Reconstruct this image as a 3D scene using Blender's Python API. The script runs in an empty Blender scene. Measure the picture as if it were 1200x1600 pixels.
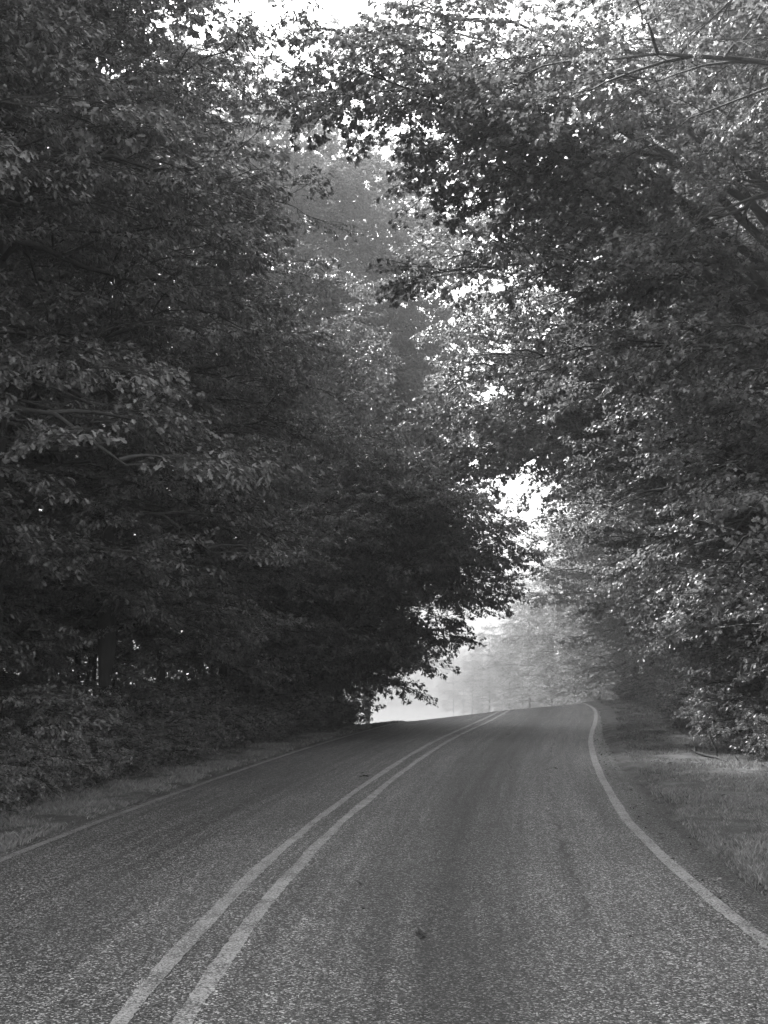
import bpy, math, random
import numpy as np
from mathutils import Vector, Matrix

# ------------------------------------------------------------------ camera, world, sun, exposure
sc = bpy.context.scene
C = sc.collection
HC = 1.70                       # camera height
F = 2000.0                      # focal length in pixels of the 1200x1600 photograph
HOR = 1035.0                    # horizon row in the photograph
PITCH = math.atan((HOR - 800.0) / F)
cd = bpy.data.cameras.new('camera'); cam = bpy.data.objects.new('camera', cd); C.objects.link(cam)
cd.sensor_fit = 'VERTICAL'; cd.sensor_height = 36.0; cd.lens = 36.0 * F / 1600.0
cd.clip_start = 0.05; cd.clip_end = 3000
cam.location = (0, 0, HC); cam.rotation_euler = (math.radians(90) + PITCH, 0, 0)
sc.camera = cam
sc.render.resolution_x = 768; sc.render.resolution_y = 1024

SUN_EL, SUN_AZ = math.radians(42), math.radians(-37)     # azimuth from +Y, negative = to the left
w = bpy.data.worlds.new('World'); sc.world = w; w.use_nodes = True
nt = w.node_tree; nt.nodes.clear()
sky = nt.nodes.new('ShaderNodeTexSky'); sky.sky_type = 'NISHITA'; sky.sun_disc = False
sky.sun_elevation = SUN_EL; sky.sun_rotation = SUN_AZ
sky.dust_density = 2.0; sky.air_density = 1.0; sky.ozone_density = 1.0
bw = nt.nodes.new('ShaderNodeRGBToBW'); bg = nt.nodes.new('ShaderNodeBackground'); wo = nt.nodes.new('ShaderNodeOutputWorld')
bg.inputs['Strength'].default_value = 0.15
nt.links.new(sky.outputs[0], bw.inputs[0]); nt.links.new(bw.outputs[0], bg.inputs[0]); nt.links.new(bg.outputs[0], wo.inputs[0])
sd = bpy.data.lights.new('sun', 'SUN'); sd.energy = 5.0; sd.angle = math.radians(6); sd.color = (1, 1, 1)
sun = bpy.data.objects.new('sun', sd); C.objects.link(sun)
sdir = Vector((math.sin(SUN_AZ) * math.cos(SUN_EL), math.cos(SUN_AZ) * math.cos(SUN_EL), math.sin(SUN_EL)))
sun.rotation_euler = sdir.to_track_quat('Z', 'Y').to_euler()
sun.location = (0, 0, 40)
sc.view_settings.view_transform = 'Standard'; sc.view_settings.look = 'None'
sc.view_settings.exposure = 3.25; sc.view_settings.gamma = 1.0
cy = sc.cycles
cy.use_denoising = True; cy.denoising_prefilter = 'ACCURATE'
cy.max_bounces = 6; cy.diffuse_bounces = 3; cy.glossy_bounces = 2; cy.transmission_bounces = 3
cy.volume_bounces = 1; cy.transparent_max_bounces = 8
cy.caustics_reflective = False; cy.caustics_refractive = False
cy.use_adaptive_sampling = True

HAZE_DENSITY = 0.0058

# ------------------------------------------------------------------ small helpers
def lin(v): return (v, v, v, 1.0)

def ray(u, v):
    d = Vector(((u - 600.0) / F, 1.0, 0.0)); up = (800.0 - v) / F
    c, s = math.cos(PITCH), math.sin(PITCH)
    return Vector((d.x, c - s * up, s + c * up))

def gp(u, v, z=0.0):
    r = ray(u, v); t = (z - HC) / r.z
    return (r.x * t, r.y * t)

def at(u, v, Y):
    """the point that stands at depth Y and shows at pixel u, v of the photograph"""
    r = ray(u, v); t = Y / r.y
    return np.array([r.x * t, Y, HC + r.z * t])

def tag(o, label=None, cat=None, group=None, kind=None):
    if label: o['label'] = label
    if cat: o['category'] = cat
    if group: o['group'] = group
    if kind: o['kind'] = kind
    return o

def empty(name, loc, rz=0.0):
    o = bpy.data.objects.new(name, None); C.objects.link(o)
    o.location = loc; o.rotation_euler = (0, 0, rz); o.empty_display_size = 0.3
    return o

def copy_tree(o, parent=None):
    c = o.copy(); C.objects.link(c)
    if parent: c.parent = parent
    for ch in o.children: copy_tree(ch, c)
    return c

def mesh_obj(name, me, parent=None):
    o = bpy.data.objects.new(name, me); C.objects.link(o)
    if parent: o.parent = parent
    return o

class Geo:
    """collects vertices and faces of mixed size and links them as one mesh"""
    def __init__(s): s.v = []; s.n = 0; s.fi = []; s.fs = []; s.m = []; s.r = []; s.sm = []
    def add(s, verts, flat_idx, sizes, mat=0, rnd=None, smooth=False):
        verts = np.asarray(verts, dtype=np.float32).reshape(-1, 3)
        flat_idx = np.asarray(flat_idx, dtype=np.int64).ravel(); sizes = np.asarray(sizes, dtype=np.int32).ravel()
        s.v.append(verts); s.fi.append((flat_idx + s.n).astype(np.int32)); s.fs.append(sizes)
        s.m.append(np.full(len(sizes), mat, np.int32))
        s.r.append(np.zeros(len(sizes), np.float32) if rnd is None else np.asarray(rnd, np.float32))
        s.sm.append(np.full(len(sizes), smooth, bool))
        s.n += len(verts)
    def mesh(s, name, mats):
        me = bpy.data.meshes.new(name)
        V = np.concatenate(s.v); FI = np.concatenate(s.fi); FS = np.concatenate(s.fs)
        me.vertices.add(len(V)); me.vertices.foreach_set('co', V.ravel())
        me.loops.add(len(FI)); me.loops.foreach_set('vertex_index', FI)
        me.polygons.add(len(FS))
        st = np.zeros(len(FS), np.int32); st[1:] = np.cumsum(FS)[:-1]
        me.polygons.foreach_set('loop_start', st)
        me.polygons.foreach_set('material_index', np.concatenate(s.m))
        me.polygons.foreach_set('use_smooth', np.concatenate(s.sm))
        a = me.attributes.new('rnd', 'FLOAT', 'FACE'); a.data.foreach_set('value', np.concatenate(s.r))
        for m in mats: me.materials.append(m)
        me.update(calc_edges=True); me.validate()
        return me

def tube(g, pts, rad, sides=6, mat=0, rough=0.0, rng=None):
    pts = np.asarray(pts, float); n = len(pts)
    rad = np.asarray(rad, float) * np.ones(n)
    tg = np.gradient(pts, axis=0); tg /= np.linalg.norm(tg, axis=1)[:, None] + 1e-9
    ref = np.array([0, 0, 1.0]) if abs(tg[0, 2]) < .8 else np.array([1.0, 0, 0])
    a = np.cross(tg, ref); a /= np.linalg.norm(a, axis=1)[:, None] + 1e-9
    b = np.cross(tg, a)
    th = np.linspace(0, 2 * np.pi, sides, endpoint=False)
    rr = rad[:, None] * np.ones((1, sides))
    if rough and rng is not None: rr = rr * (1 + rng.normal(0, rough, rr.shape))
    V = pts[:, None, :] + rr[..., None] * (np.cos(th)[None, :, None] * a[:, None, :] + np.sin(th)[None, :, None] * b[:, None, :])
    i = np.arange(n - 1)[:, None]; j = np.arange(sides)[None, :]; j2 = (j + 1) % sides
    F4 = np.stack([i * sides + j, i * sides + j2, (i + 1) * sides + j2, (i + 1) * sides + j], -1).reshape(-1)
    nf = (n - 1) * sides
    g.add(V, F4, np.full(nf, 4), mat, None, True)
    g.add(V[-1], np.arange(sides), [sides], mat)

# ------------------------------------------------------------------ materials
def new_mat(name):
    m = bpy.data.materials.new(name); m.use_nodes = True
    n = m.node_tree; n.nodes.clear()
    return m, n.nodes, n.links

def mathn(N, L, op, a, b=None, clamp=False):
    n = N.new('ShaderNodeMath'); n.operation = op; n.use_clamp = clamp
    for k, x in enumerate((a, b)):
        if x is None: continue
        if isinstance(x, (int, float)): n.inputs[k].default_value = x
        else: L.new(x, n.inputs[k])
    return n.outputs[0]

def ramp(N, L, x, stops):
    r = N.new('ShaderNodeValToRGB'); L.new(x, r.inputs[0]); e = r.color_ramp.elements
    while len(e) < len(stops): e.new(0.5)
    for k, (p, v) in enumerate(stops): e[k].position = p; e[k].color = lin(v)
    return r.outputs[0]

def noise(N, L, vec, scale, detail=4, rough=.55):
    n = N.new('ShaderNodeTexNoise'); n.inputs['Scale'].default_value = scale
    n.inputs['Detail'].default_value = detail; n.inputs['Roughness'].default_value = rough
    if vec is not None: L.new(vec, n.inputs['Vector'])
    return n.outputs[0]

def leaf_mat(name, lo, hi, rough=.42, trans=.38, spec=.5):
    m, N, L = new_mat(name)
    at_ = N.new('ShaderNodeAttribute'); at_.attribute_name = 'rnd'
    col = ramp(N, L, at_.outputs['Fac'], [(0, lo), (.6, (lo + hi) * .5), (1, hi)])
    p = N.new('ShaderNodeBsdfPrincipled'); L.new(col, p.inputs['Base Color'])
    p.inputs['Roughness'].default_value = rough; p.inputs['Specular IOR Level'].default_value = spec
    t = N.new('ShaderNodeBsdfTranslucent'); L.new(col, t.inputs['Color'])
    mx = N.new('ShaderNodeMixShader'); mx.inputs[0].default_value = trans
    L.new(p.outputs[0], mx.inputs[1]); L.new(t.outputs[0], mx.inputs[2])
    o = N.new('ShaderNodeOutputMaterial'); L.new(mx.outputs[0], o.inputs[0])
    return m

def bark_mat(name, v):
    m, N, L = new_mat(name)
    tc = N.new('ShaderNodeTexCoord'); mp = N.new('ShaderNodeMapping'); mp.inputs['Scale'].default_value = (14, 14, 2.2)
    L.new(tc.outputs['Object'], mp.inputs[0])
    nz = noise(N, L, mp.outputs[0], 1.0, 6, .65)
    nb = noise(N, L, tc.outputs['Object'], 1.3, 3)
    c = ramp(N, L, nz, [(.35, v * .45), (.6, v * 1.2), (.8, v * 1.7)])
    mm = N.new('ShaderNodeMix'); mm.data_type = 'RGBA'; L.new(nb, mm.inputs[0]); L.new(c, mm.inputs[6]); mm.inputs[7].default_value = lin(v * .8)
    p = N.new('ShaderNodeBsdfPrincipled'); L.new(mm.outputs[2], p.inputs['Base Color']); p.inputs['Roughness'].default_value = .9
    bp = N.new('ShaderNodeBump'); bp.inputs['Strength'].default_value = .8; bp.inputs['Distance'].default_value = .03
    L.new(nz, bp.inputs['Height']); L.new(bp.outputs[0], p.inputs['Normal'])
    o = N.new('ShaderNodeOutputMaterial'); L.new(p.outputs[0], o.inputs[0])
    return m

M = {}
M['oak'] = leaf_mat('oak_leaf', .04, .23, rough=.36, spec=.6)
M['maple'] = leaf_mat('maple_leaf', .045, .25, rough=.46, spec=.4)
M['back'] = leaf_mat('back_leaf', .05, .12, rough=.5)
M['shrub'] = leaf_mat('shrub_leaf', .08, .30, rough=.38)
M['grass'] = leaf_mat('grass_blade', .09, .34, rough=.6, trans=.3, spec=.3)
M['dry'] = leaf_mat('dry_leaf', .03, .22, rough=.7, trans=.1, spec=.2)
M['tall'] = leaf_mat('haze_lit_leaf', .10, .27, rough=.5, trans=.5)  # leaf tone raised to paint in the haze and backlight on the tall trees
M['bark'] = bark_mat('bark', .03)
M['twig'] = bark_mat('twig_bark', .03)

def asphalt_color(N, L, tc, uv):
    """aggregate speckle, wheel-track streaks, oil band, sealed crack: all part of the road itself"""
    sx = N.new('ShaderNodeSeparateXYZ'); L.new(uv, sx.inputs[0]); U, V = sx.outputs[0], sx.outputs[1]
    vor = N.new('ShaderNodeTexVoronoi'); vor.inputs['Scale'].default_value = 94; L.new(tc, vor.inputs['Vector'])
    sv = N.new('ShaderNodeSeparateColor'); L.new(vor.outputs['Color'], sv.inputs[0])
    fine = ramp(N, L, sv.outputs[0], [(0, .12), (.4, .45), (.7, 1.0), (.86, 2.4), (1, 6.0)])
    n2 = noise(N, L, tc, 150, 3, .75)
    fine2 = ramp(N, L, n2, [(.34, .4), (.5, 1.0), (.66, 1.8)])
    big = ramp(N, L, noise(N, L, tc, .55, 4, .6), [(.3, .86), (.7, 1.14)])
    mid = ramp(N, L, noise(N, L, tc, 5.5, 5, .7), [(.3, .87), (.7, 1.13)])
    mp = N.new('ShaderNodeMapping'); mp.inputs['Scale'].default_value = (4.5, .10, 1); L.new(uv, mp.inputs[0])
    st = ramp(N, L, noise(N, L, mp.outputs[0], 1.6, 5, .65), [(.3, .62), (.7, 1.36)])
    # oil band in the middle of each lane, soft edges broken by noise
    def band(u0, wd, amt):
        d = mathn(N, L, 'SUBTRACT', U, u0)
        nn = noise(N, L, mp.outputs[0], .9, 3); dn = mathn(N, L, 'MULTIPLY', mathn(N, L, 'SUBTRACT', nn, .5), .7)
        d = mathn(N, L, 'ABSOLUTE', mathn(N, L, 'ADD', d, dn)); d = mathn(N, L, 'DIVIDE', d, wd, True)
        return mathn(N, L, 'ADD', mathn(N, L, 'MULTIPLY', ramp(N, L, d, [(0, 0), (1, 1)]), amt), 1 - amt)
    b1 = band(1.45, .85, .62); b2 = band(-1.35, .6, .22); b3 = band(3.75, .55, .5)
    # tar line wandering along the right wheel track
    wob = mathn(N, L, 'MULTIPLY', mathn(N, L, 'SUBTRACT', noise(N, L, uv, 1.3, 3), .5), .35)
    d = mathn(N, L, 'ABSOLUTE', mathn(N, L, 'ADD', mathn(N, L, 'SUBTRACT', U, 2.42), wob))
    d = mathn(N, L, 'DIVIDE', d, .035, True)
    gate = ramp(N, L, noise(N, L, uv, .8, 2), [(.45, 1.0), (.55, 0.0)])
    cr = mathn(N, L, 'MAXIMUM', mathn(N, L, 'ADD', mathn(N, L, 'MULTIPLY', d, .6), .4), gate, True)
    x = mathn(N, L, 'MULTIPLY', fine, fine2)
    for y in (big, mid, st, b1, b2, b3, cr): x = mathn(N, L, 'MULTIPLY', x, y)
    return x, vor.outputs['Distance'], U, V

def asphalt():
    m, N, L = new_mat('asphalt')
    t = N.new('ShaderNodeTexCoord')
    x, h, U, V = asphalt_color(N, L, t.outputs['Object'], t.outputs['UV'])
    c = mathn(N, L, 'MULTIPLY', x, .079)
    p = N.new('ShaderNodeBsdfPrincipled'); L.new(c, p.inputs['Base Color'])
    p.inputs['Roughness'].default_value = .68; p.inputs['Specular IOR Level'].default_value = .35
    bp = N.new('ShaderNodeBump'); bp.inputs['Strength'].default_value = .7; bp.inputs['Distance'].default_value = .005
    L.new(h, bp.inputs['Height']); L.new(bp.outputs[0], p.inputs['Normal'])
    o = N.new('ShaderNodeOutputMaterial'); L.new(p.outputs[0], o.inputs[0])
    return m
M['asphalt'] = asphalt()

def paint(name, val, wear):
    """road paint, worn through to the stones where the noise says so"""
    m, N, L = new_mat(name)
    t = N.new('ShaderNodeTexCoord')
    x, h, U, V = asphalt_color(N, L, t.outputs['Object'], t.outputs['UV'])
    base = mathn(N, L, 'MULTIPLY', x, .079)
    sp = ramp(N, L, x, [(0, val * .72), (.6, val * .95), (1, val * 1.15)])
    wn = noise(N, L, t.outputs['Object'], 60, 5, .75)
    w2 = noise(N, L, t.outputs['Object'], 3.0, 3)
    ww = mathn(N, L, 'ADD', mathn(N, L, 'MULTIPLY', wn, .75), mathn(N, L, 'MULTIPLY', w2, .25))
    f = ramp(N, L, ww, [(wear - .05, 1), (wear + .04, 0)])
    mm = N.new('ShaderNodeMix'); mm.data_type = 'RGBA'; L.new(f, mm.inputs[0]); L.new(sp, mm.inputs[6]); L.new(base, mm.inputs[7])
    p = N.new('ShaderNodeBsdfPrincipled'); L.new(mm.outputs[2], p.inputs['Base Color']); p.inputs['Roughness'].default_value = .6
    bp = N.new('ShaderNodeBump'); bp.inputs['Strength'].default_value = .5; bp.inputs['Distance'].default_value = .004
    L.new(h, bp.inputs['Height']); L.new(bp.outputs[0], p.inputs['Normal'])
    o = N.new('ShaderNodeOutputMaterial'); L.new(p.outputs[0], o.inputs[0])
    return m
M['paint_c'] = paint('center_paint', .31, .505)
M['paint_e'] = paint('edge_paint', .28, .505)

def soil(name, stops, sc1=3.0):
    m, N, L = new_mat(name)
    t = N.new('ShaderNodeTexCoord')
    a = noise(N, L, t.outputs['Object'], sc1, 6, .65); b = noise(N, L, t.outputs['Object'], 38, 5, .7)
    x = mathn(N, L, 'ADD', mathn(N, L, 'MULTIPLY', a, .6), mathn(N, L, 'MULTIPLY', b, .4))
    c = ramp(N, L, x, stops)
    p = N.new('ShaderNodeBsdfPrincipled'); L.new(c, p.inputs['Base Color']); p.inputs['Roughness'].default_value = .95
    bp = N.new('ShaderNodeBump'); bp.inputs['Strength'].default_value = .9; bp.inputs['Distance'].default_value = .03
    L.new(b, bp.inputs['Height']); L.new(bp.outputs[0], p.inputs['Normal'])
    o = N.new('ShaderNodeOutputMaterial'); L.new(p.outputs[0], o.inputs[0])
    return m
M['ground'] = soil('forest_floor', [(.3, .02), (.5, .045), (.68, .09)])
M['verge'] = soil('verge_soil', [(.32, .025), (.5, .07), (.66, .17)], 2.2)
M['gravel'] = soil('pale_gravel', [(.35, .10), (.5, .22), (.65, .38)], 9)

# ------------------------------------------------------------------ road line and terrain
CEN = [(-14, .75), (-6, -.35), (0, -.96), (6.0, -1.12), (7.6, -1.11), (8.6, -1.04), (10.4, -.94), (12.7, -.74), (16, -.385), (21, .22),
       (28.3, 1.26), (40, 3.3), (48, 4.55), (56, 5.3), (65, 5.6), (80, 5.0), (100, 3.0), (130, .5), (170, -3), (240, -12), (480, -60)]
cy_, cx_ = np.array([a for a, b in CEN], float), np.array([b for a, b in CEN], float)
def smooth_interp(q):
    # monotone-free Catmull-Rom through the centre points
    q = np.atleast_1d(np.asarray(q, float)); m = np.gradient(cx_, cy_)
    k = np.clip(np.searchsorted(cy_, q) - 1, 0, len(cy_) - 2)
    h = cy_[k + 1] - cy_[k]; t = (q - cy_[k]) / h
    return ((2*t**3 - 3*t**2 + 1) * cx_[k] + (t**3 - 2*t**2 + t) * h * m[k] + (-2*t**3 + 3*t**2) * cx_[k+1] + (t**3 - t**2) * h * m[k+1])
RS = np.concatenate([np.arange(-12, 60, .25), np.arange(60, 470, 1.0)])
RX = smooth_interp(RS)
ker = np.hanning(35)[1:-1]; ker /= ker.sum(); RXs = np.convolve(np.pad(RX, 16, mode='edge'), ker, 'valid'); RX = np.where(RS < 54, RXs, RX)
dX = np.gradient(RX, RS); NL = np.sqrt(1 + dX**2); NX, NY = 1 / NL, -dX / NL          # unit normal to the right
ARC = np.concatenate([[0], np.cumsum(np.hypot(np.diff(RX), np.diff(RS)))])
LEFT_W, RIGHT_W, SHOULDER = 2.66, 3.2, .5

def cen(y): return np.interp(y, RS, RX)
def offs(x, y): return (x - cen(y)) * np.interp(y, RS, NX)
def base_h(x, y):
    x = np.asarray(x, float); y = np.asarray(y, float)
    d0 = 36.3 + 2.0 * np.clip(x, -1.5, 10.0)
    t = np.clip(y - d0, 0, None)
    z = -4.6 * (1 - np.exp(-(t / 23.0)**2))
    o = offs(x, y)
    z = z - .03 * np.clip(-o, 0, 3.6) - .03 * np.clip(y - 95, 0, 320)
    return z
def ground_h(x, y):
    x = np.asarray(x, float); y = np.asarray(y, float); o = offs(x, y)
    z = base_h(x, y)
    away = np.clip(np.maximum(-o - 4.6, o - 6.5), 0, None)
    z = z + np.clip(away, 0, 14) * .035 + (np.sin(x * .9 + y * .4) * .05 + np.sin(y * .7 - x * .3) * .05) * np.clip(away, 0, 2) / 2
    z = z + np.where(o > 3.75, .02 + .02 * np.sin(y * 1.7) * np.sin(x * 2.1), 0)
    inside = (o > -(LEFT_W + .25)) & (o < RIGHT_W + SHOULDER + .1)
    return z - np.where(inside, .05, 0)

# terrain sheet
def axis(lo, hi, parts):
    out = [];
    for a, b, s in parts: out += list(np.arange(a, b, s))
    return np.array(out + [hi])
gx = axis(0, 900, [(-900, -120, 60), (-120, -30, 6), (-30, -10, 1.5), (-10, 18, .3), (18, 40, 1.5), (40, 130, 6), (130, 900, 60)])
gy = axis(0, 1500, [(-60, -8, 6), (-8, 64, .4), (64, 120, 2), (120, 240, 8), (240, 1500, 70)])
GX, GY = np.meshgrid(gx, gy)
g = Geo(); nx, ny = len(gx), len(gy)
V = np.stack([GX, GY, ground_h(GX, GY)], -1).reshape(-1, 3)
i = np.arange(ny - 1)[:, None]; j = np.arange(nx - 1)[None, :]
fi = np.stack([i * nx + j, i * nx + j + 1, (i + 1) * nx + j + 1, (i + 1) * nx + j], -1).reshape(-1)
g.add(V, fi, np.full((nx - 1) * (ny - 1), 4), 0, None, True)
tag(mesh_obj('ground', g.mesh('ground', [M['ground']])), 'dark leaf-strewn forest floor and verges under the trees', kind='structure')

rng0 = np.random.default_rng(5)
def ribbon(name, o0, o1, dz, mat, parent=None, y0=-12, y1=465, cols=None, jit=0.0, seed=0, soft=None):
    sel = (RS >= y0) & (RS <= y1); r = np.random.default_rng(seed)
    s, x, a = RS[sel], RX[sel], ARC[sel]; nxx, nyy = NX[sel], NY[sel]
    if jit:
        # finer stations so the ragged edge shows
        s2 = np.concatenate([np.arange(s[0], min(40, s[-1]), .06), s[s > 40]]); x = np.interp(s2, s, x); a = np.interp(s2, s, a)
        nxx = np.interp(s2, s, nxx); nyy = np.interp(s2, s, nyy); s = s2
    n = len(s)
    def wob():
        if not jit: return np.zeros(n)
        w1 = np.interp(s, np.arange(s[0] - 2, s[-1] + 2, .9), r.normal(0, 1, len(np.arange(s[0] - 2, s[-1] + 2, .9))))
        return jit * (.8 * w1 + .45 * r.normal(0, 1, n))
    if cols is None: cols = 2
    A = o0 + wob(); B = o1 + wob()
    near = .22 * np.clip((14.5 - s) / 7.5, 0, 1)        # the right lane widens a little towards the camera
    if o0 > 2: A = A + near; B = B + near
    elif o1 > 3: B = B + near
    if name == 'verge' and o0 > 0: A = A - .36 * np.clip((s - 18) / 22, 0, 1)
    if name == 'road': B = B - .36 * np.clip((s - 18) / 22, 0, 1)
    k = np.linspace(0, 1, cols)
    O = A[:, None] * (1 - k) + B[:, None] * k
    PX = x[:, None] + O * nxx[:, None]; PY = s[:, None] + O * nyy[:, None]
    PZ = base_h(PX, PY) + dz
    if name == 'verge': PZ = PZ + .055 * np.clip(np.minimum(k, 1 - k) * 14, 0, 1)[None, :] + .012 * np.sin(PX * 5 + PY * 2.2) * np.sin(PY * 3.1)
    g = Geo(); Vv = np.stack([PX, PY, PZ], -1).reshape(-1, 3)
    i = np.arange(n - 1)[:, None]; j = np.arange(cols - 1)[None, :]
    fi = np.stack([i * cols + j, i * cols + j + 1, (i + 1) * cols + j + 1, (i + 1) * cols + j], -1).reshape(-1)
    g.add(Vv, fi, np.full((n - 1) * (cols - 1), 4), 0, None, True)
    me = g.mesh(name, [mat])
    uv = me.uv_layers.new(name='UVMap'); UVV = np.stack([O, np.repeat(a[:, None], cols, 1)], -1).reshape(-1, 2)
    uv.data.foreach_set('uv', UVV[fi].astype(np.float32).ravel())
    return mesh_obj(name, me, parent)

road = ribbon('road', -(LEFT_W + .22), RIGHT_W + SHOULDER, 0.0, M['asphalt'], cols=22, jit=.02, seed=3)
tag(road, 'grey coarse asphalt two lane road bending right over a crest', kind='structure')
ribbon('center_line', -.20, -.10, .004, M['paint_c'], road, cols=2, jit=.010, seed=11)
ribbon('center_line', .10, .20, .004, M['paint_c'], road, cols=2, jit=.009, seed=12)
ribbon('edge_line', RIGHT_W - .055, RIGHT_W + .055, .004, M['paint_e'], road, cols=2, jit=.005, seed=13)
ribbon('edge_line', -LEFT_W - .05, -LEFT_W + .05, .004, M['paint_e'], road, cols=2, jit=.005, seed=14)

v_ = ribbon('verge', RIGHT_W + SHOULDER - .05, RIGHT_W + 3.6, -.012, M['verge'], y1=62, cols=16, jit=.05, seed=15)
tag(v_, 'wide right verge of bare soil and thin grass', kind='structure')
v_ = ribbon('verge', -(LEFT_W + 1.5), -(LEFT_W + .1), -.012, M['verge'], y1=46, cols=8, jit=.04, seed=16)
tag(v_, 'narrow left verge strip under the shrubs', kind='structure')

# ------------------------------------------------------------------ leaves and sprays
def leaf_shape(kind):
    if kind == 'oak':
        side = [(.16, .07), (.30, .20), (.40, .11), (.58, .30), (.68, .15), (.84, .20)]; mid = [(0, 0), (.5, 0), (1.0, 0)]
    elif kind == 'maple':
        side = [(.10, .10), (.22, .42), (.38, .24), (.62, .50), (.66, .20), (.85, .17)]; mid = [(0, 0), (.5, 0), (1.0, 0)]
    elif kind == 'oval':
        side = [(.2, .19), (.5, .28), (.8, .17)]; mid = [(0, 0), (.5, 0), (1.0, 0)]
    else:
        side = [(.3, .26), (.7, .24)]; mid = [(0, 0), (1.0, 0)]
    V = []
    for x, y in mid: V.append((x, 0, -.16 * x * x))
    for s in (1, -1):
        for x, y in side: V.append((x, s * y, .28 * y - .16 * x * x - (.12 * y if x > .6 else 0)))
    nm, ns = len(mid), len(side)
    L = list(range(nm)) + [nm + k for k in reversed(range(ns))]
    R = list(reversed(range(nm))) + [nm + ns + k for k in range(ns)]
    return np.array(V, np.float32), [L, R]
SHAPES = {k: leaf_shape(k) for k in ('oak', 'maple', 'oval', 'simple')}

def norm(a): return a / (np.linalg.norm(a, axis=-1, keepdims=True) + 1e-9)

def make_spray(rng, style):
    """one leafy branch end, about 1 m long: positions, directions, normals of its leaves, and its twigs"""
    P, D, Nn, tw = [], [], [], []
    n_side = 7 if style != 'tuft' else 5
    mainz = lambda t: .08 * t - .16 * t * t
    main = np.array([(t, .04 * math.sin(5 * t), mainz(t)) for t in np.linspace(0, 1, 5)])
    tw.append((main, .012, .004))
    sides = [(t, s) for k, t in enumerate(np.linspace(.22, .95, n_side)) for s in ((1,) if k % 2 else (-1,))] + [(1.0, 0), (.55, 1), (.7, -1)]
    for t, s in sides:
        L = (.55 * (1 - .45 * t) + .1) * rng.uniform(.7, 1.2); a = s * rng.uniform(.6, 1.05) + rng.normal(0, .12)
        b = np.array([t, .04 * math.sin(5 * t), mainz(t)]); d = np.array([math.cos(a), math.sin(a), rng.uniform(-.25, .25)])
        e = b + d * L * np.array([1, 1, 1]); e[2] -= .12 * L
        tw.append((np.array([b, (b + e) / 2 + [0, 0, .03 * L], e]), .006, .002))
        m = rng.integers(12, 18)
        for q in range(m):
            f = rng.uniform(.4, .85) if q > 9 else rng.uniform(.9, 1.04)
            p = b + (e - b) * f; la = a + rng.uniform(-1.6, 1.6)
            dd = np.array([math.cos(la), math.sin(la), rng.uniform(-1.0, .1)])
            nn = np.array([rng.normal(0, .35), rng.normal(0, .35), 1.0])
            P.append(p + rng.normal(0, .025, 3)); D.append(dd); Nn.append(nn)
    return np.array(P), norm(np.array(D)), norm(np.array(Nn)), tw
_r = np.random.default_rng(77)
SPRAYS = [make_spray(_r, 'std') for _ in range(7)]

def place_leaves(g, P, D, Nn, size, kind, rng, mat=0, patch=0.0):
    n = len(P); X = norm(D); Z = norm(Nn - (Nn * X).sum(1, keepdims=True) * X); Y = np.cross(Z, X)
    S, faces = SHAPES[kind]; k = len(S)
    sz = (size * rng.uniform(.7, 1.2, n))[:, None, None]
    wd = rng.uniform(.75, 1.15, n)[:, None, None]
    V = P[:, None, :] + sz * (S[None, :, 0:1] * X[:, None, :] + wd * S[None, :, 1:2] * Y[:, None, :] + S[None, :, 2:3] * rng.uniform(.3, 1.8, n)[:, None, None] * Z[:, None, :])
    base = (np.arange(n) * k)[:, None]
    r = np.clip(rng.normal(.5, .22, n) + patch, 0, 1)
    idx = np.concatenate([base + np.array(f)[None, :] for f in faces], 1)
    sizes = np.tile([len(f) for f in faces], n)
    g.add(V.reshape(-1, 3), idx, sizes, mat, np.repeat(r, len(faces)))

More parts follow.
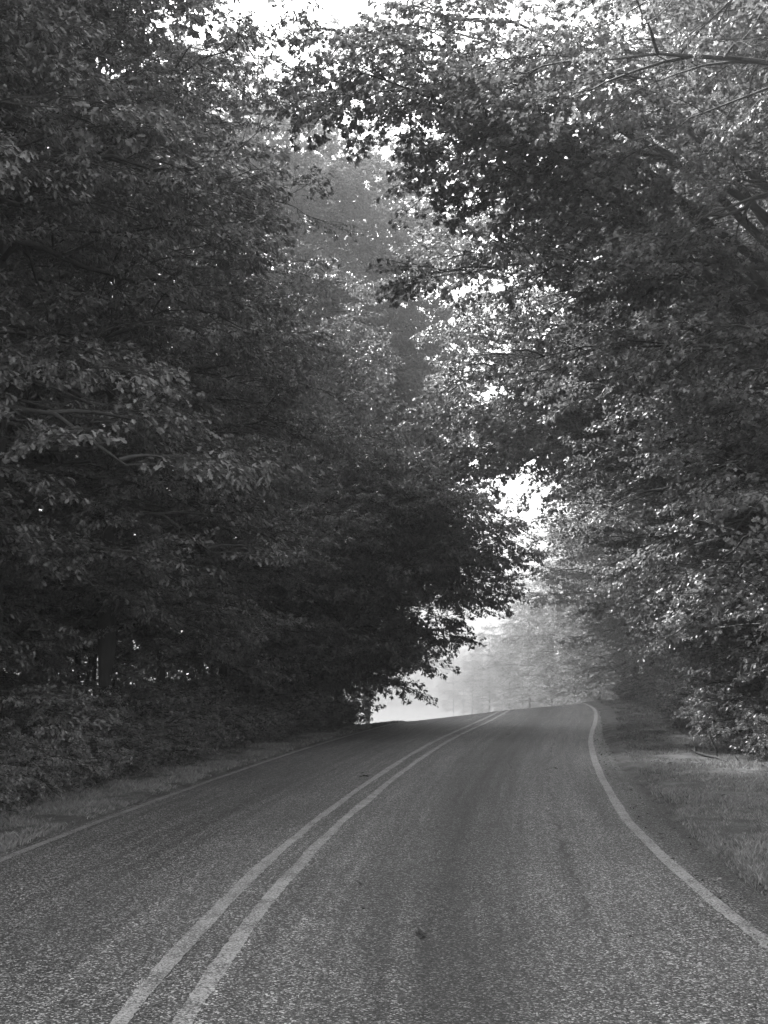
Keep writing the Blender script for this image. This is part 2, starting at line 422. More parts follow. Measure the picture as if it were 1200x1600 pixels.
def fill_sprays(g, items, size, kind, rng, keep=1.0, twigs=True, tilt=.3):
    """items: list of (pos, azimuth, elevation, scale)"""
    items = list(items)
    which = rng.integers(0, len(SPRAYS), len(items))
    for w_ in range(len(SPRAYS)):
        sel = [items[q] for q in np.nonzero(which == w_)[0]]
        if not sel: continue
        P, D, Nn, tw = SPRAYS[w_]
        pos = np.array([s[0] for s in sel]); az = np.array([s[1] for s in sel]); el = np.array([s[2] for s in sel]); scl = np.array([s[3] for s in sel])
        roll = rng.normal(0, tilt, len(sel))
        ca, sa, ce, se, cr, sr = np.cos(az), np.sin(az), np.cos(el), np.sin(el), np.cos(roll), np.sin(roll)
        fx = np.stack([ca * ce, sa * ce, se], 1); ly = np.stack([-sa, ca, 0 * sa], 1); uz = np.cross(fx, ly)
        ly2 = ly * cr[:, None] + uz * sr[:, None]; uz2 = uz * cr[:, None] - ly * sr[:, None]
        R = np.stack([fx, ly2, uz2], 1)                       # rows: local axes in tree space
        m = len(P)
        wp = pos[:, None, :] + scl[:, None, None] * np.einsum('mk,nkj->nmj', P, R)
        wd = np.einsum('mk,nkj->nmj', D, R); wn = np.einsum('mk,nkj->nmj', Nn, R)
        wp, wd, wn = wp.reshape(-1, 3), wd.reshape(-1, 3), wn.reshape(-1, 3)
        wd = wd + rng.normal(0, .18, wd.shape); wn = wn + rng.normal(0, .22, wn.shape); wn[:, 2] += .15
        patch = np.repeat(rng.normal(0, .12, len(sel)), m)
        if keep < 1:
            k_ = rng.random(len(wp)) < keep; wp, wd, wn, patch = wp[k_], wd[k_], wn[k_], patch[k_]
        place_leaves(g, wp, wd, wn, size, kind, rng, 0, patch)
        if twigs:
            for pts, r0, r1 in tw:
                T = pos[:, None, :] + scl[:, None, None] * np.einsum('mk,nkj->nmj', pts, R)   # n, p, 3
                n_, p_ = T.shape[:2]; rr = np.linspace(r0, r1, p_) * 1.0
                # flat three-sided twigs, vectorised
                side = ly2[:, None, :] * rr[None, :, None]; up_ = uz2[:, None, :] * rr[None, :, None]
                ring = np.stack([T + side, T - .5 * side + .87 * up_, T - .5 * side - .87 * up_], 2)    # n,p,3,3
                Vv = ring.reshape(-1, 3); b0 = (np.arange(n_) * p_ * 3)[:, None, None, None]
                ii = np.arange(p_ - 1)[None, :, None, None]; jj = np.arange(3)[None, None, :, None]; j2 = (jj + 1) % 3
                f = np.concatenate([b0 + ii * 3 + jj, b0 + ii * 3 + j2, b0 + (ii + 1) * 3 + j2, b0 + (ii + 1) * 3 + jj], -1)
                g.add(Vv, f.reshape(-1), np.full(n_ * (p_ - 1) * 3, 4), 1)

# ------------------------------------------------------------------ tree builder
def build_tree(name, seed, H, first, n_limbs, reach, r0, leaf_size, kind, mat, bias=.55, lean=0.0, extra=(), low_droop=.35,
               sec_step=.55, spray_step=.5, spray_scale=(.8, 1.25), keep=1.0, twigs=True, droop=.42, floor_z=1.9, start=.35, dens=1.0):
    """trunk at the origin, road side towards +X; returns root empty"""
    rng = np.random.default_rng(seed)
    root = empty(name, (0, 0, 0))
    gw, gl = Geo(), Geo()
    nz = 14; zz = np.linspace(-.25, H, nz)
    wob = np.cumsum(rng.normal(0, .07, (nz, 2)), 0) * (H / 20)
    tr = np.stack([lean * (zz / H)**1.6 * H + wob[:, 0] - wob[0, 0], wob[:, 1] - wob[0, 1], zz], 1)
    rad = r0 * (1 - .93 * (np.clip(zz, 0, H) / H)**.85); rad[0] *= 1.5
    tube(gw, tr, rad, 9, 0, .05, rng)
    def trunk_at(h): return np.array([np.interp(h, zz, tr[:, 0]), np.interp(h, zz, tr[:, 1]), h]), np.interp(h, zz, rad)
    limbs = []
    ga = rng.uniform(0, 6.28)
    for i in range(n_limbs):
        f = (i + rng.uniform(.1, .9)) / n_limbs
        h = first + (H * .97 - first) * f
        ga += 2.4
        az = rng.normal(0, .9) if rng.random() < bias else ga
        az = (az + math.pi) % (2 * math.pi) - math.pi
        roadness = .5 + .5 * math.cos(az)
        L = reach(h / H) * (.62 + .38 * roadness) * rng.uniform(.75, 1.12)
        el = (0.12 + .75 * (h / H)**1.5) * rng.uniform(.7, 1.3)
        dr = droop * rng.uniform(.6, 1.2) * (1.25 - h / H)
        b, tr_ = trunk_at(h)
        t = np.linspace(0, 1, 9)
        pts = b + np.stack([np.cos(az) * L * t, np.sin(az) * L * t, L * (math.tan(el) * t - dr * t**2)], 1)
        bend = np.cumsum(rng.normal(0, .035 * L, (9, 3)), 0) * t[:, None]**.5; bend[:, 2] *= .6
        limbs.append((pts + bend, L, az, min(tr_ * .55, .02 + .014 * L), .42))
    for (h, tgt, sag) in extra:                                # limbs that reach for a given point (tree space)
        b, tr_ = trunk_at(h); tgt = np.array(tgt, float); t = np.linspace(0, 1, 11)
        v = tgt - b; L = np.linalg.norm(v[:2]); az = math.atan2(v[1], v[0])
        pts = b + v * t[:, None]; pts[:, 2] += sag * 4 * t * (1 - t)
        bend = np.cumsum(rng.normal(0, .022 * L, (11, 3)), 0) * np.sin(t * np.pi)[:, None]; bend[:, 2] *= .6
        limbs.append((pts + bend, L, az, min(tr_ * .6, .02 + .014 * L), .27))
    items = []
    for pts, L, az, rr, sf in limbs:
        n = len(pts); tt = np.linspace(0, 1, n)
        tube(gw, pts, rr * (1 - .86 * tt), 6, 0, .04, rng)
        ns = max(3, int(L * (1 - start) / sec_step * 1.15)); sgn = 1
        for t in np.linspace(start, .98, ns):
            sgn = -sgn; p = np.array([np.interp(t, tt, pts[:, k]) for k in range(3)])
            a2 = az + sgn * rng.uniform(.5, 1.25); l2 = (L * sf * (1.15 - t) + .45) * rng.uniform(.7, 1.25)
            e2 = rng.normal(.05, .2)
            q = np.linspace(0, 1, 5)
            sp = p + np.stack([np.cos(a2) * l2 * q, np.sin(a2) * l2 * q, l2 * (math.tan(e2) * q - .28 * q**2)], 1) + rng.normal(0, .02 * l2, (5, 3)) * q[:, None]
            tube(gw, sp, np.maximum(rr * .38 * (1 - .75 * q), .006), 4, 0)
            m = max(1, int(l2 / spray_step))
            for k2 in range(m):
                f2 = (k2 + .6) / m; pp = sp[0] + (sp[-1] - sp[0]) * f2; pp[2] = np.interp(f2, q, sp[:, 2])
                items.append((pp, a2 + (1 if k2 % 2 else -1) * rng.uniform(.35, 1.0), rng.normal(-.05, .28), rng.uniform(*spray_scale)))
            items.append((sp[-1], a2 + rng.normal(0, .25), rng.normal(-.12, .2), rng.uniform(*spray_scale)))
        items.append((pts[-1], az, rng.normal(-.15, .15), rng.uniform(*spray_scale)))
    # leader
    top = tr[-1]
    for k in range(8): items.append((top - np.array([0, 0, rng.uniform(0, 1.6)]), rng.uniform(0, 6.28), rng.uniform(.2, 1.1), 1.0))
    if dens > 1:
        more = [(q_[0] + rng.normal(0, .28, 3) * np.array([1, 1, .8]), q_[1] + rng.normal(0, .8), q_[2] + rng.normal(0, .2), q_[3] * rng.uniform(.8, 1.1)) for q_ in items if rng.random() < dens - 1]
        items += more
    items = [q_ for q_ in items if q_[0][2] > floor_z]
    fill_sprays(gl, items, leaf_size, kind, rng, keep, twigs)
    me = gw.mesh('trunk', [M['bark']]); mesh_obj('trunk', me, root)
    me = gl.mesh('crown', [mat, M['twig']]); mesh_obj('crown', me, root)
    build_tree.stats = build_tree.__dict__.get('stats', []) + [(name, seed, len(items), len(me.polygons))]
    return root

def set_at(o, x, y, rz, s=1.0, sz=None, dz=0.0):
    z = float(ground_h(x, y)) + dz
    o.location = (x, y, z); o.rotation_euler = (0, 0, rz); o.scale = (s, s, sz if sz else s)
    return o

PI = math.pi
EXPLICIT = []
def reach_side(h):      # broad low skirt, widest at a third of the height
    return 1.2 + 4.6 * math.exp(-((h - .45) / .30)**2)

# prototypes
oakA = build_tree('oak_tree', 1, 19, 3.0, 34, reach_side, .24, .096, 'oak', M['oak'], floor_z=2.5)
oakB = build_tree('oak_tree', 2, 21, 3.3, 36, reach_side, .28, .094, 'oak', M['oak'], floor_z=2.5)
mapA = build_tree('maple_tree', 4, 20, 2.8, 35, reach_side, .22, .079, 'maple', M['maple'])
mapB = build_tree('maple_tree', 5, 22, 3.2, 37, reach_side, .26, .077, 'maple', M['maple'])
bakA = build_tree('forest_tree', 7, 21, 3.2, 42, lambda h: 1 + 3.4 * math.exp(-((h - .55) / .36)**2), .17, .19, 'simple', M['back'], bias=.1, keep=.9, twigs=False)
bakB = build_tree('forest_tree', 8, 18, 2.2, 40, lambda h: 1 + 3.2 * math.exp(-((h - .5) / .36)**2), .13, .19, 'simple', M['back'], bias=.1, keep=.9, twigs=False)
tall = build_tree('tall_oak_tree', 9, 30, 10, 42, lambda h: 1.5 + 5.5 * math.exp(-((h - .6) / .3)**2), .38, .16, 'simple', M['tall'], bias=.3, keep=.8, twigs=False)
undr = build_tree('sapling_tree', 10, 6.5, .7, 18, lambda h: .6 + 1.9 * math.exp(-((h - .4) / .35)**2), .05, .095, 'oval', M['shrub'], bias=.2, sec_step=.45, floor_z=.4, start=.2)

used = set()
def plant(proto, x, y, rz, s=1.0, sz=None, label=None, cat='tree', group=None, name=None):
    if proto.name in used: o = copy_tree(proto)
    else: o = proto; used.add(proto.name)
    set_at(o, x, y, rz, s, sz)
    tag(o, label, cat, group)
    return o

def nth(k):
    w_ = ['first', 'second', 'third', 'fourth', 'fifth', 'sixth', 'seventh', 'eighth', 'ninth', 'tenth', 'eleventh', 'twelfth']
    if k <= 12: return w_[k - 1]
    return '%d%s' % (k, {1: 'st', 2: 'nd', 3: 'rd'}.get(k % 10 if k not in (11, 12, 13) else 0, 'th'))
def edge_l(y): return float(cen(y)) - LEFT_W
def edge_r(y): return float(cen(y)) + RIGHT_W

rg = random.Random(21)
GL, GR = 'trees along the left verge', 'trees along the right verge'
left_front = [(12.8, -5.7, oakB, .95), (15.8, -4.2, oakA, 1.0), (20.2, -3.7, oakA, .86), (24, -3.2, oakB, .72), (28, -3.4, mapA, .56), (31.8, -3.2, oakA, .55)]
for k, (y, o, pr, s) in enumerate(left_front):
    plant(pr, edge_l(y) + o, y, rg.uniform(-.35, .35), s, label='leafy dark %s, %s from the camera in the row beside the left verge' % ('maple' if pr is mapA else 'oak', nth(k + 1)), group=GL)
right_front = [(11.5, 7.6, mapB, 1.0), (16.5, 5.0, mapB, .95), (21.5, 4.6, mapA, .95), (26, 4.3, mapB, .95), (31, 5.4, mapA, .95), (37, 6.6, mapB, .9), (43.5, 7.2, mapA, .85), (50, 6.0, mapB, .8)]
for k, (y, o, pr, s) in enumerate(right_front):
    plant(pr, edge_r(y) + o, y, PI + rg.uniform(-.35, .35), s, label='leafy maple, %s from the camera in the row beside the right verge' % nth(k + 1), group=GR)

# hero tree whose boughs hang over the road at the end of the left row
hx, hy = edge_l(35.5) - 2.9, 35.5
def tgt(u, v, Y, s=1.0):
    p = at(u, v, Y); return (p - np.array([hx, hy, float(ground_h(hx, hy))])) / s
extra = []
for (h, u, v, Y, sg) in [(3.0, 590, 1030, 35, .2), (3.6, 640, 985, 35, .5), (4.2, 715, 925, 34.5, .7), (4.8, 765, 870, 34.5, 1.0), (5.6, 760, 810, 35, 1.0), (6.4, 700, 820, 33.5, .8), (7.0, 720, 770, 35, .9),
                         (5.0, 660, 900, 36, .7), (8.0, 650, 730, 35, .8), (9.0, 600, 680, 35, .8), (3.2, 560, 980, 34, .3), (3.0, 540, 1030, 36, .2), (4.0, 600, 950, 36.5, .5), (4.4, 580, 890, 34, .5),
                         (2.4, 540, 1050, 34, .2), (5.0, 740, 890, 35.5, .8), (3.8, 670, 955, 34.2, .5), (4.2, 745, 905, 34, .8), (5.2, 710, 880, 36.5, .8), (6.0, 715, 810, 33.5, .9), (6.2, 770, 840, 36, 1.0), (3.2, 600, 1010, 34, .3), (4.6, 800, 880, 34.5, .8), (5.0, 795, 835, 35.5, .8), (4.3, 775, 925, 35.5, .7), (4.0, 725, 950, 36.2, .6), (3.5, 690, 990, 35.5, .5)]:
    extra.append((h, tgt(u - 28, v - 6, Y), sg))
hero = build_tree('oak_tree', 31, 11.5, 2.0, 22, lambda h: 1.0 + 3.2 * math.exp(-((h - .4) / .35)**2), .26, .10, 'oak', M['oak'], extra=extra, floor_z=.7, sec_step=.42, dens=1.4)
plant(hero, hx, hy, 0, 1.0, label='broad oak whose low boughs hang over the left lane at the crest', group=GL)

# two maples whose high limbs reach across the road from the right
def reach_tree(seed, x, y, targets, H, label, kind='maple', ls=.09, n=30):
    ex = [(h, tuple(at(u, v, Y) - np.array([x, y, float(ground_h(x, y))])), sag) for (h, u, v, Y, sag) in targets]
    pr = build_tree(kind + '_tree', seed, H, 3.0, n, lambda h: 1.0 + 3.4 * math.exp(-((h - .45) / .35)**2), .28, ls, kind, M[kind], extra=ex, bias=0, dens=1.55)
    return plant(pr, x, y, 0, 1.0, label=label, group=GR)
reach_tree(51, edge_r(23) + 4.0, 23, [(9, 530, 50, 22, 1), (9.5, 555, 110, 21, 1), (10, 640, 40, 22, 1), (8, 740, 130, 23, 1), (7.5, 780, 260, 22, .8), (10, 700, 30, 22, 1), (7, 850, 230, 22, .6),
                                      (6, 900, 330, 22, .8), (9, 800, 90, 23, 1), (8.5, 720, 210, 23, .9)], 19, 'tall maple stretching its high limbs over the road from the right')
reach_tree(52, edge_r(31) + 4.2, 31, [(8, 710, 400, 31, 1), (7.5, 740, 500, 31, 1), (7, 770, 580, 30, 1), (6.5, 800, 640, 30, .8), (6, 840, 690, 30, .8), (9, 730, 310, 32, 1), (8.5, 780, 400, 32, 1),
                                      (5.5, 900, 680, 30, .6), (7.5, 840, 540, 31, .8), (10, 760, 230, 32, 1), (9, 850, 280, 32, 1), (6.5, 720, 600, 31, 1.2), (7, 715, 655, 31, 1.1), (6.6, 775, 690, 31.5, .9), (6.8, 745, 715, 30.5, 1.0), (6.4, 800, 735, 31, .8)], 19, 'maple with low limbs arching over the bend from the right')

plant(oakA, (510 - 600) * 41 / F, 41, .3, .55, label='small oak just behind the overhanging oak at the left bend', group=GL)
plant(mapA, (440 - 600) * 39 / F, 39, .3, .6, label='small maple left of and behind the overhanging oak', group=GL)
# back rows
GB1, GB2 = 'trees deep in the left wood', 'trees deep in the right wood'
for row, (off, y0, y1, st) in enumerate([(-7.5, 8, 36, 3.4), (-11, 9, 42, 4), (-15.5, 12, 40, 5)]):
    y = y0
    while y < y1:
        yy = y + rg.uniform(-1, 1); plant(rg.choice([bakA, bakB]), edge_l(yy) + off + rg.uniform(-1.2, 1.2), yy, rg.uniform(0, 6.28), rg.uniform(.85, 1.15), label='slim dark trunk and crown deep in the wood left of the road', group=GB1)
        y += st
for row, (off, y0, y1, st) in enumerate([(8.2, 12, 58, 4.2), (12.5, 16, 64, 5), (17, 20, 64, 6)]):
    y = y0
    while y < y1:
        yy = y + rg.uniform(-1, 1); plant(rg.choice([bakA, bakB]), edge_r(yy) + off + rg.uniform(-1.2, 1.2), yy, rg.uniform(0, 6.28), rg.uniform(.85, 1.15), label='slim dark trunk and crown deep in the wood right of the road', group=GB2)
        y += st
# the wood goes on behind the rows: beyond counting, one mass per side
def wood_mass(name, o0, o1, y0, y1, n, seed, label):
    rng = np.random.default_rng(seed); y = rng.uniform(y0, y1, n); o = o0 + (o1 - o0) * rng.random(n)**1.2; x = cen(y) + o
    h = 21 * rng.random(n)**1.25
    c = np.sin(x * .8 + np.sin(y * .6) * 2) * np.sin(y * .7 + h * .5) + .6 * np.sin(h * 1.1 + x)
    k = c > -.8; x, y, h = x[k], y[k], h[k]; n = len(x)
    P = np.stack([x, y, ground_h(x, y) + h], 1); a = rng.uniform(0, 6.28, n)
    g = Geo(); place_leaves(g, P, np.stack([np.cos(a), np.sin(a), rng.uniform(-.9, .1, n)], 1), np.stack([rng.normal(0, .5, n), rng.normal(0, .5, n), np.ones(n)], 1), .42, 'oak', rng, 0)
    for q in range(90):
        yy = rng.uniform(y0, y1); oo = o0 + (o1 - o0) * rng.random(); xx = float(cen(yy)) + oo; zz = float(ground_h(xx, yy))
        tube(g, np.array([[xx, yy, zz - .2], [xx + rng.normal(0, .2), yy, zz + 8], [xx + rng.normal(0, .5), yy, zz + 18]]), [.16, .12, .04], 6, 1)
    return tag(mesh_obj(name, g.mesh(name, [M['back'], M['bark']])), label, 'woodland', kind='stuff')
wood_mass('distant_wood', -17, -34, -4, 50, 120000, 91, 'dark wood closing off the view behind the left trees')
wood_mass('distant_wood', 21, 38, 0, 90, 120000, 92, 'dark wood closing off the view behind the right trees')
# far right-hand line fading into the haze
wood_low = None
for k, (u, Y) in enumerate([(985, 58), (948, 63), (912, 70), (880, 78), (850, 88), (822, 99), (795, 112), (769, 127), (744, 145), (720, 166), (698, 190), (675, 220)]):
    x = (u - 600) * Y / F + 3.6
    plant([mapA, mapB][k % 2], x, Y, PI + rg.uniform(-.4, .4), [.95, .9, .9, .85, .82, .78, .72, .68, .62, .58, .52, .5][k], label='hazy maple, %s from the right in the row beyond the crest' % nth(k + 1), group='hazy trees beyond the crest')
    if k > 1: plant([mapB, mapA][k % 2], x + 2.6, Y + Y * .07, PI + rg.uniform(-.5, .5), [.95, .9, .9, .88, .86, .82, .78, .72, .66, .62, .56, .54][k], label='hazy maple just behind the %s of the row beyond the crest' % nth(k + 1), group='hazy trees beyond the crest')
    if k > 0: plant(rg.choice([bakA, bakB]), x + 5.0, Y + 3, rg.uniform(0, 6), [1, .9, .9, .85, .82, .8, .75, .7, .65, .6, .55, .52][k], label='hazy slim tree behind the row beyond the crest', group='hazy back trees')
def box_wood(name, x0, x1, y0, y1, h1, n, size, seed, label):
    rng = np.random.default_rng(seed); x = rng.uniform(x0, x1, n); y = rng.uniform(y0, y1, n); h = h1 * rng.random(n)**1.1
    hh = h1 * (.75 + .25 * np.sin(x * .35 + y * .2) * np.sin(y * .11 - x * .23)); k = h < hh; x, y, h = x[k], y[k], h[k]; n = len(x)
    a = rng.uniform(0, 6.28, n); g = Geo()
    place_leaves(g, np.stack([x, y, ground_h(x, y) + h], 1), np.stack([np.cos(a), np.sin(a), rng.uniform(-.9, .1, n)], 1), np.stack([rng.normal(0, .5, n), rng.normal(0, .5, n), np.ones(n)], 1), size, 'oak', rng, 0)
    return tag(mesh_obj(name, g.mesh(name, [M['back']])), label, 'woodland', kind='stuff')
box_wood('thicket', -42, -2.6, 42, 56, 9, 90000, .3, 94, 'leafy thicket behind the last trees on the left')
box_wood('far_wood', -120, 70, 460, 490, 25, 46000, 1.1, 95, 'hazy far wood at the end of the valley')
# tall pale trees at the far left
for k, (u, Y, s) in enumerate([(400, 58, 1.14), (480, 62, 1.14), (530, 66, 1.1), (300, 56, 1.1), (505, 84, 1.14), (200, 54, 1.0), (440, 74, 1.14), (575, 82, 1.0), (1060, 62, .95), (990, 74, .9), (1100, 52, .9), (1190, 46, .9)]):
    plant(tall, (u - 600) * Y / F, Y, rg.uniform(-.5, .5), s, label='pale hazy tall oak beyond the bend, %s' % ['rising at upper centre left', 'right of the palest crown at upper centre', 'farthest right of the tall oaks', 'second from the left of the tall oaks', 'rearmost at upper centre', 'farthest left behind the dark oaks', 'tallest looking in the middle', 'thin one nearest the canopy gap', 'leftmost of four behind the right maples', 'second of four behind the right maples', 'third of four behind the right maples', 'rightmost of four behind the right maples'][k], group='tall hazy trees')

# ------------------------------------------------------------------ understory: saplings, shrubs, low cover
def build_shrub(name, seed, H, R, n_stem, leaf, kind, spread=.9):
    rng = np.random.default_rng(seed); root = empty(name, (0, 0, 0)); gw, gl = Geo(), Geo(); items = []
    for k in range(n_stem):
        az = rng.uniform(0, 2 * PI); rr = R * math.sqrt(rng.random()); h = H * (1 - .5 * (rr / R)**2) * rng.uniform(.65, 1.1)
        t = np.linspace(0, 1, 6); b = np.array([rr * .35 * math.cos(az), rr * .35 * math.sin(az), -.05])
        pts = b + np.stack([math.cos(az) * rr * .75 * t**1.4, math.sin(az) * rr * .75 * t**1.4, h * t], 1) + rng.normal(0, .03, (6, 3)) * t[:, None]
        tube(gw, pts, .011 * (1 - .75 * t), 4, 0)
        for f in np.linspace(.25, 1, max(3, int(h / .22))):
            p = np.array([np.interp(f, t, pts[:, c]) for c in range(3)])
            items.append((p, az + rng.uniform(-1.6, 1.6), rng.uniform(-.35, .35), rng.uniform(.38, .62)))
    fill_sprays(gl, items, leaf, kind, rng, 1.0, True, .4)
    mesh_obj('stems', gw.mesh('stems', [M['twig']]), root); mesh_obj('foliage', gl.mesh('foliage', [M['shrub'], M['twig']]), root)
    build_tree.stats.append((name, seed, len(items), 0))
    return root
shrubs = [build_shrub('shrub', 41, 1.25, .8, 34, .05, 'oval'), build_shrub('shrub', 42, .95, .75, 32, .042, 'oval'), build_shrub('shrub', 43, 1.5, .85, 34, .058, 'simple')]
GSL, GSR = 'shrubs along the left verge', 'shrubs along the right verge'
y = 8.0; k = 0
while y < 37.3:
    for row, off in enumerate((-1.85, -2.95)):
        yy = y + rg.uniform(-.3, .3); o = off + rg.uniform(-.25, .2)
        x = edge_l(yy) + o
        plant(shrubs[(k * 2 + row + (rg.random() > .6)) % 3], x, yy, rg.uniform(0, 6.28), rg.uniform(.62, .9) * (1 if row == 0 else 1.3), label='broad leaved shrub, %s from the camera in the %s row left of the road' % (nth(k // 2 + 1), ('front', 'rear')[row]), cat='shrub', group=GSL); k += 1
    y += .95 if y < 24 else 1.3
y = 15.0; k = 0
while y < 58:
    for row, off in enumerate((3.15 if y > 27 else 3.7, 4.6)):
        yy = y + rg.uniform(-.4, .4)
        plant(shrubs[rg.randrange(3)], edge_r(yy) + off + rg.uniform(-.3, .4), yy, rg.uniform(0, 6.28), rg.uniform(.8, 1.15) * (1 if row == 0 else 1.2), label='bushy shrub, %s from the camera in the %s row right of the road' % (nth(k // 2 + 1), ('front', 'rear')[row]), cat='shrub', group=GSR); k += 1
    y += 1.5 if y < 35 else 2.4
# saplings reach into the dark gap under the big crowns
for k, (y, o) in enumerate([(16.5, -7.0), (23.0, -6.2), (29, -4.8), (33, -3.8), (35.2, -2.9), (36.6, -2.5), (37.6, -3.2), (38.8, -3.0), (40.5, -3.2), (36.0, -3.6)]):
    plant(undr, edge_l(y) + o, y, rg.uniform(-.6, .6), rg.uniform(.75, 1.05), label='slender sapling under the left oaks, %s from the camera' % nth(k + 1), cat='sapling', group='saplings under the left trees')
for k, (y, o) in enumerate([(18, 6.2), (22.5, 5.6), (27, 5.0), (32, 5.2), (38, 5.4), (45, 5.0), (52, 4.6)]):
    plant(undr, edge_r(y) + o, y, PI + rg.uniform(-.6, .6), rg.uniform(.75, 1.1), label='slender sapling under the right maples, %s from the camera' % nth(k + 1), cat='sapling', group='saplings under the right trees')

k = 0
for y in np.arange(10, 37, 2.6):
    plant(undr, edge_l(y) - 9 + rg.uniform(-1, 1), float(y), rg.uniform(0, 6), rg.uniform(.8, 1.1), label='dim sapling in the dark understory deep in the left wood', cat='sapling', group='saplings deep in the left wood')
# grass on both verges: too many blades to count, one object per verge
def grass(name, o_in, o_out, y0, y1, n, hgt, seed, mat, label, dens_pow=1.6):
    rng = np.random.default_rng(seed)
    y = (y0**(1 - dens_pow) + rng.random(n) * (y1**(1 - dens_pow) - y0**(1 - dens_pow)))**(1 / (1 - dens_pow))
    wdt = np.interp(y, [0, 100], [o_out, o_out]) if np.isscalar(o_out) else np.interp(y, o_out[0], o_out[1])
    o = o_in + np.sign(wdt) * np.abs(rng.normal(0, .02, n)) + (wdt - o_in) * rng.random(n)
    x = cen(y) + o * np.interp(y, RS, NX); yy = y + o * np.interp(y, RS, NY)
    clump = np.sin(x * 3.1 + 1.3 * np.sin(yy * 1.7)) * np.sin(yy * 2.3 + x) * .5 + .5
    clump = np.clip(clump + .35 * np.sin(x * 11 + yy * 4) * np.sin(yy * 9 - x * 3), 0, 1); k = rng.random(n) < .15 + .85 * clump; x, yy, y, o, clump = x[k], yy[k], y[k], o[k], clump[k]; n = len(x)
    z = np.maximum(ground_h(x, yy), base_h(x, yy) - .01)
    h = hgt * rng.uniform(.45, 1.3, n) * (.6 + .7 * clump); a = rng.uniform(0, 6.28, n); wd = rng.uniform(.0025, .0055, n) * np.clip(y / 9, 1, 4)
    dx, dy = np.cos(a), np.sin(a); le = rng.uniform(.2, 1.0, n) * h; la = rng.uniform(0, 6.28, n); lx, ly = np.cos(la) * le, np.sin(la) * le
    B = np.stack([x, yy, z], 1); W = np.stack([dx * wd, dy * wd, 0 * wd], 1)
    Mi = B + np.stack([lx * .35, ly * .35, h * .6], 1); T = B + np.stack([lx, ly, h], 1)
    V = np.stack([B - W, B + W, Mi + W * .8, T, Mi - W * .8], 1).reshape(-1, 3)
    g = Geo(); g.add(V, np.arange(n * 5), np.full(n, 5), 0, np.clip(rng.normal(.5, .22, n) + (clump - .5) * .3, 0, 1))
    return tag(mesh_obj(name, g.mesh(name, [mat])), label, 'grass', kind='stuff')
grass('grass', -(LEFT_W + .16), -(LEFT_W + 1.7), 7, 46, 190000, .07, 61, M['grass'], 'short mown grass strip between left edge line and shrubs')
grass('grass', RIGHT_W + SHOULDER + .02, ([0, 20, 30, 60], [7.2, 7.2, 7.4, 8.0]), 6, 60, 260000, .055, 62, M['grass'], 'thin rough grass and weeds on the wide right verge')
# low cover and litter on the wood floor
def litter(name, area, n, size, kind, mat, seed, label, cat, flat=.35, lift=.02):
    rng = np.random.default_rng(seed); y0, y1, oa, ob, side = area
    y = y0 + (y1 - y0) * rng.random(n)**1.4; o = oa + (ob - oa) * rng.random(n)
    x = (edge_l(0) * 0 + cen(y)) + o
    z = np.maximum(ground_h(x, y), base_h(x, y)) + lift + rng.random(n) * lift
    P = np.stack([x, y, z], 1); a = rng.uniform(0, 6.28, n)
    D = np.stack([np.cos(a), np.sin(a), rng.normal(0, flat, n)], 1); Nn = np.stack([rng.normal(0, flat, n), rng.normal(0, flat, n), np.ones(n)], 1)
    g = Geo(); place_leaves(g, P, D, Nn, size, kind, rng, 0)
    return tag(mesh_obj(name, g.mesh(name, [mat])), label, cat, kind='stuff')
litter('leaf_litter', (8, 58, 3.8, 9.5, 1), 5200, .07, 'simple', M['dry'], 71, 'dry fallen leaves scattered over the right verge', 'leaf litter', .3, .012)
litter('low_plants', (7, 38, -6.6, -4.0, -1), 14000, .09, 'oval', M['shrub'], 72, 'low leafy ground cover at the foot of the left shrubs', 'ground cover', .5, .16)
litter('low_plants', (14, 56, 6.2, 9.6, 1), 12000, .085, 'oval', M['shrub'], 73, 'low leafy ground cover at the foot of the right trees', 'ground cover', .5, .14)

litter('leaf_litter', (6.5, 50, 3.32, 3.75, 1), 420, .045, 'simple', M['dry'], 74, 'small dry leaves gathered along the right pavement edge', 'leaf litter', .3, .006)
litter('leaf_litter', (9, 44, -3.2, -2.72, -1), 420, .05, 'simple', M['dry'], 75, 'small dry leaves gathered along the left pavement edge', 'leaf litter', .3, .006)
litter('leaf_litter', (7, 48, -2.6, 3.1, 1), 60, .035, 'simple', M['twig'], 76, 'scattered specks of leaf and twig on the road', 'leaf litter', .3, .004)

# fallen branch on the right verge
def ground_pt(u, v, lift=0.0):
    x, y = gp(u, v, 0.0); return np.array([x, y, float(max(ground_h(x, y), base_h(x, y))) + lift])
root = empty('fallen_branch', tuple(ground_pt(1135, 1188)))
base = np.array(root.location); rngb = np.random.default_rng(8)
gb = Geo()
dB = gp(1147, 1196)[1] - .1            # the thick end lies on the ground, the thin end is propped up
P0 = np.array([at(1081, 1171, dB + .9), at(1088, 1176, dB + .8), at(1103, 1181, dB + .6), at(1120, 1184, dB + .4), at(1135, 1190, dB + .15), at(1149, 1194, dB)])
tube(gb, P0 - base, [.016, .022, .024, .024, .026, .02], 7, 0, .12, rngb)
tube(gb, np.array([at(1086, 1167, dB + .85), at(1088, 1176, dB + .8)]) - base, [.02, .026], 6)
mb = mesh_obj('main_stem', gb.mesh('main_stem', [M['twig']]), root)
gb = Geo(); Pt = np.array([at(1121, 1184, dB + .4), at(1119, 1172, dB + .45), at(1113, 1158, dB + .5), at(1109, 1146, dB + .55)])
tube(gb, Pt - base, [.017, .015, .013, .010], 5, 0, .1, rngb); mesh_obj('side_twig', gb.mesh('side_twig', [M['twig']]), root)
gb = Geo(); Pt = np.array([at(1149, 1182, dB + .1), at(1155, 1190, dB), at(1163, 1197, dB - .1)])
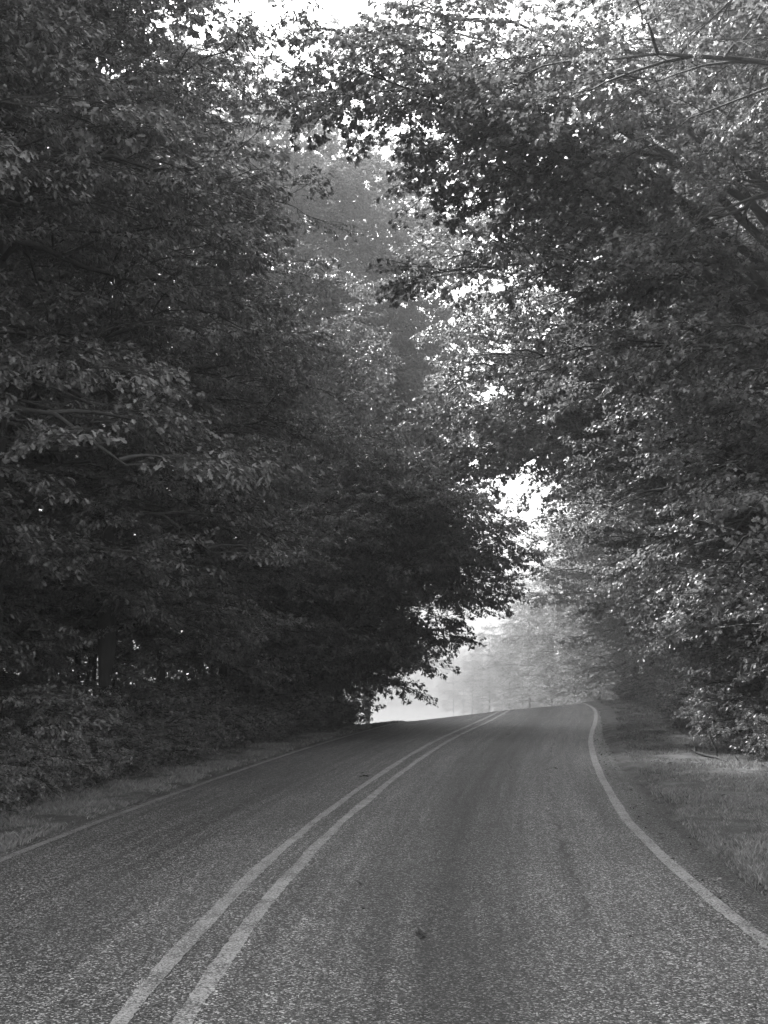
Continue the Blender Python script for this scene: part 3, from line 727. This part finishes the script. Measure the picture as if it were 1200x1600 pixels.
tube(gb, Pt - base, [.012, .016, .01], 5, 0, .1, rngb); mesh_obj('side_twig', gb.mesh('side_twig', [M['twig']]), root)
gb = Geo(); 
for a_, b_ in (((1127, 1193), (1137, 1190)), ((1143, 1190), (1147, 1195)), ((1134, 1190), (1147, 1192))):
    tube(gb, np.array([at(*a_, dB + .1), at(*b_, dB + .05)]) - base, [.014, .02], 5, 0)
mesh_obj('side_twig', gb.mesh('side_twig', [M['twig']]), root)
tag(root, 'dark forked dead branch lying on the right verge', 'branch')

# pale washed-out stones at the broken right edge of the pavement
rs_ = np.random.default_rng(12); gst = Geo()
def stone(g, c, r, rng):
    th = np.linspace(0, 2 * PI, 8, endpoint=False); rings = [(0, -.3), (.9, -.25), (1, .1), (.7, .45), (0, .55)]
    V = [];
    for rr, z in rings[1:4]:
        q = r * rr * rng.uniform(.75, 1.15, 8); V += [(c[0] + q[k] * math.cos(th[k]), c[1] + q[k] * .8 * math.sin(th[k]), c[2] + r * z) for k in range(8)]
    V.append((c[0], c[1], c[2] + r * .55)); f = []; sz = []
    for a in range(2):
        for k in range(8): f += [a * 8 + k, a * 8 + (k + 1) % 8, a * 8 + 8 + (k + 1) % 8, a * 8 + 8 + k]; sz.append(4)
    for k in range(8): f += [16 + k, 16 + (k + 1) % 8, 24]; sz.append(3)
    g.add(V, f, sz)
for k in range(900):
    u = rs_.uniform(1150, 1215); v = 1352 + (u - 1160) * .78 + rs_.normal(0, 6) - 3
    stone(gst, ground_pt(u, v, .002), rs_.uniform(.004, .017), rs_)
tag(mesh_obj('gravel', gst.mesh('gravel', [M['gravel']])), 'pale loose gravel at the broken right edge of the pavement', 'gravel', kind='stuff')

# single leaves lying on the road
def road_leaf(u, v, size, seed, label, kind='oak', curl=1.0):
    rng = np.random.default_rng(seed); p = ground_pt(u, v, .0); p[2] = float(base_h(p[0], p[1])) + .012
    g = Geo(); a = rng.uniform(0, 6.28)
    for q in range(2 if size > .09 else 1):
        place_leaves(g, np.array([[q * .03, 0, q * .012]]), np.array([[math.cos(a + q), math.sin(a + q), .25]]), np.array([[.4 * curl, .2, 1.0]]), size, kind, rng, 0)
    V = g.mesh('fallen_leaf', [M['twig']]); o = mesh_obj('fallen_leaf', V); o.location = tuple(p)
    tag(o, label, 'leaf', 'leaves lying on the road')
road_leaf(577, 1214, .13, 1, 'small dark leaf lying on the left stripe of the double center line')
road_leaf(563, 1386, .09, 2, 'thin dark leaf on the near lane right of the center line')
road_leaf(650, 1466, .10, 3, 'curled dark leaf nearest the camera on the right lane', 'maple', 2)
road_leaf(563, 1208, .07, 4, 'tiny leaf just left of the double center line')
road_leaf(867, 1202, .08, 5, 'small pale leaf near the right edge line')
road_leaf(797, 1149, .14, 6, 'small leaf on the far right lane below the crest')

# ------------------------------------------------------------------ haze
bm_v = [(-110, -14), (110, 230)]
g = Geo(); x0, x1, y0, y1, z0, z1 = -150, 150, -20, 520, -17.0, 38.0
Vb = [(x0, y0, z0), (x1, y0, z0), (x1, y1, z0), (x0, y1, z0), (x0, y0, z1), (x1, y0, z1), (x1, y1, z1), (x0, y1, z1)]
g.add(Vb, [0, 3, 2, 1, 4, 5, 6, 7, 0, 1, 5, 4, 1, 2, 6, 5, 2, 3, 7, 6, 3, 0, 4, 7], [4] * 6)
hm, N, L = new_mat('haze')
pv = N.new('ShaderNodeVolumePrincipled'); pv.inputs['Color'].default_value = lin(.18); pv.inputs['Density'].default_value = HAZE_DENSITY
pv.inputs['Anisotropy'].default_value = .3
o_ = N.new('ShaderNodeOutputMaterial'); L.new(pv.outputs[0], o_.inputs['Volume'])
tag(mesh_obj('haze', g.mesh('haze', [hm])), 'pale morning haze filling the road corridor', kind='stuff')

for s_ in build_tree.stats: print(s_)
print('objects', len(sc.objects), 'tris', sum(len(m.polygons) for m in bpy.data.meshes))
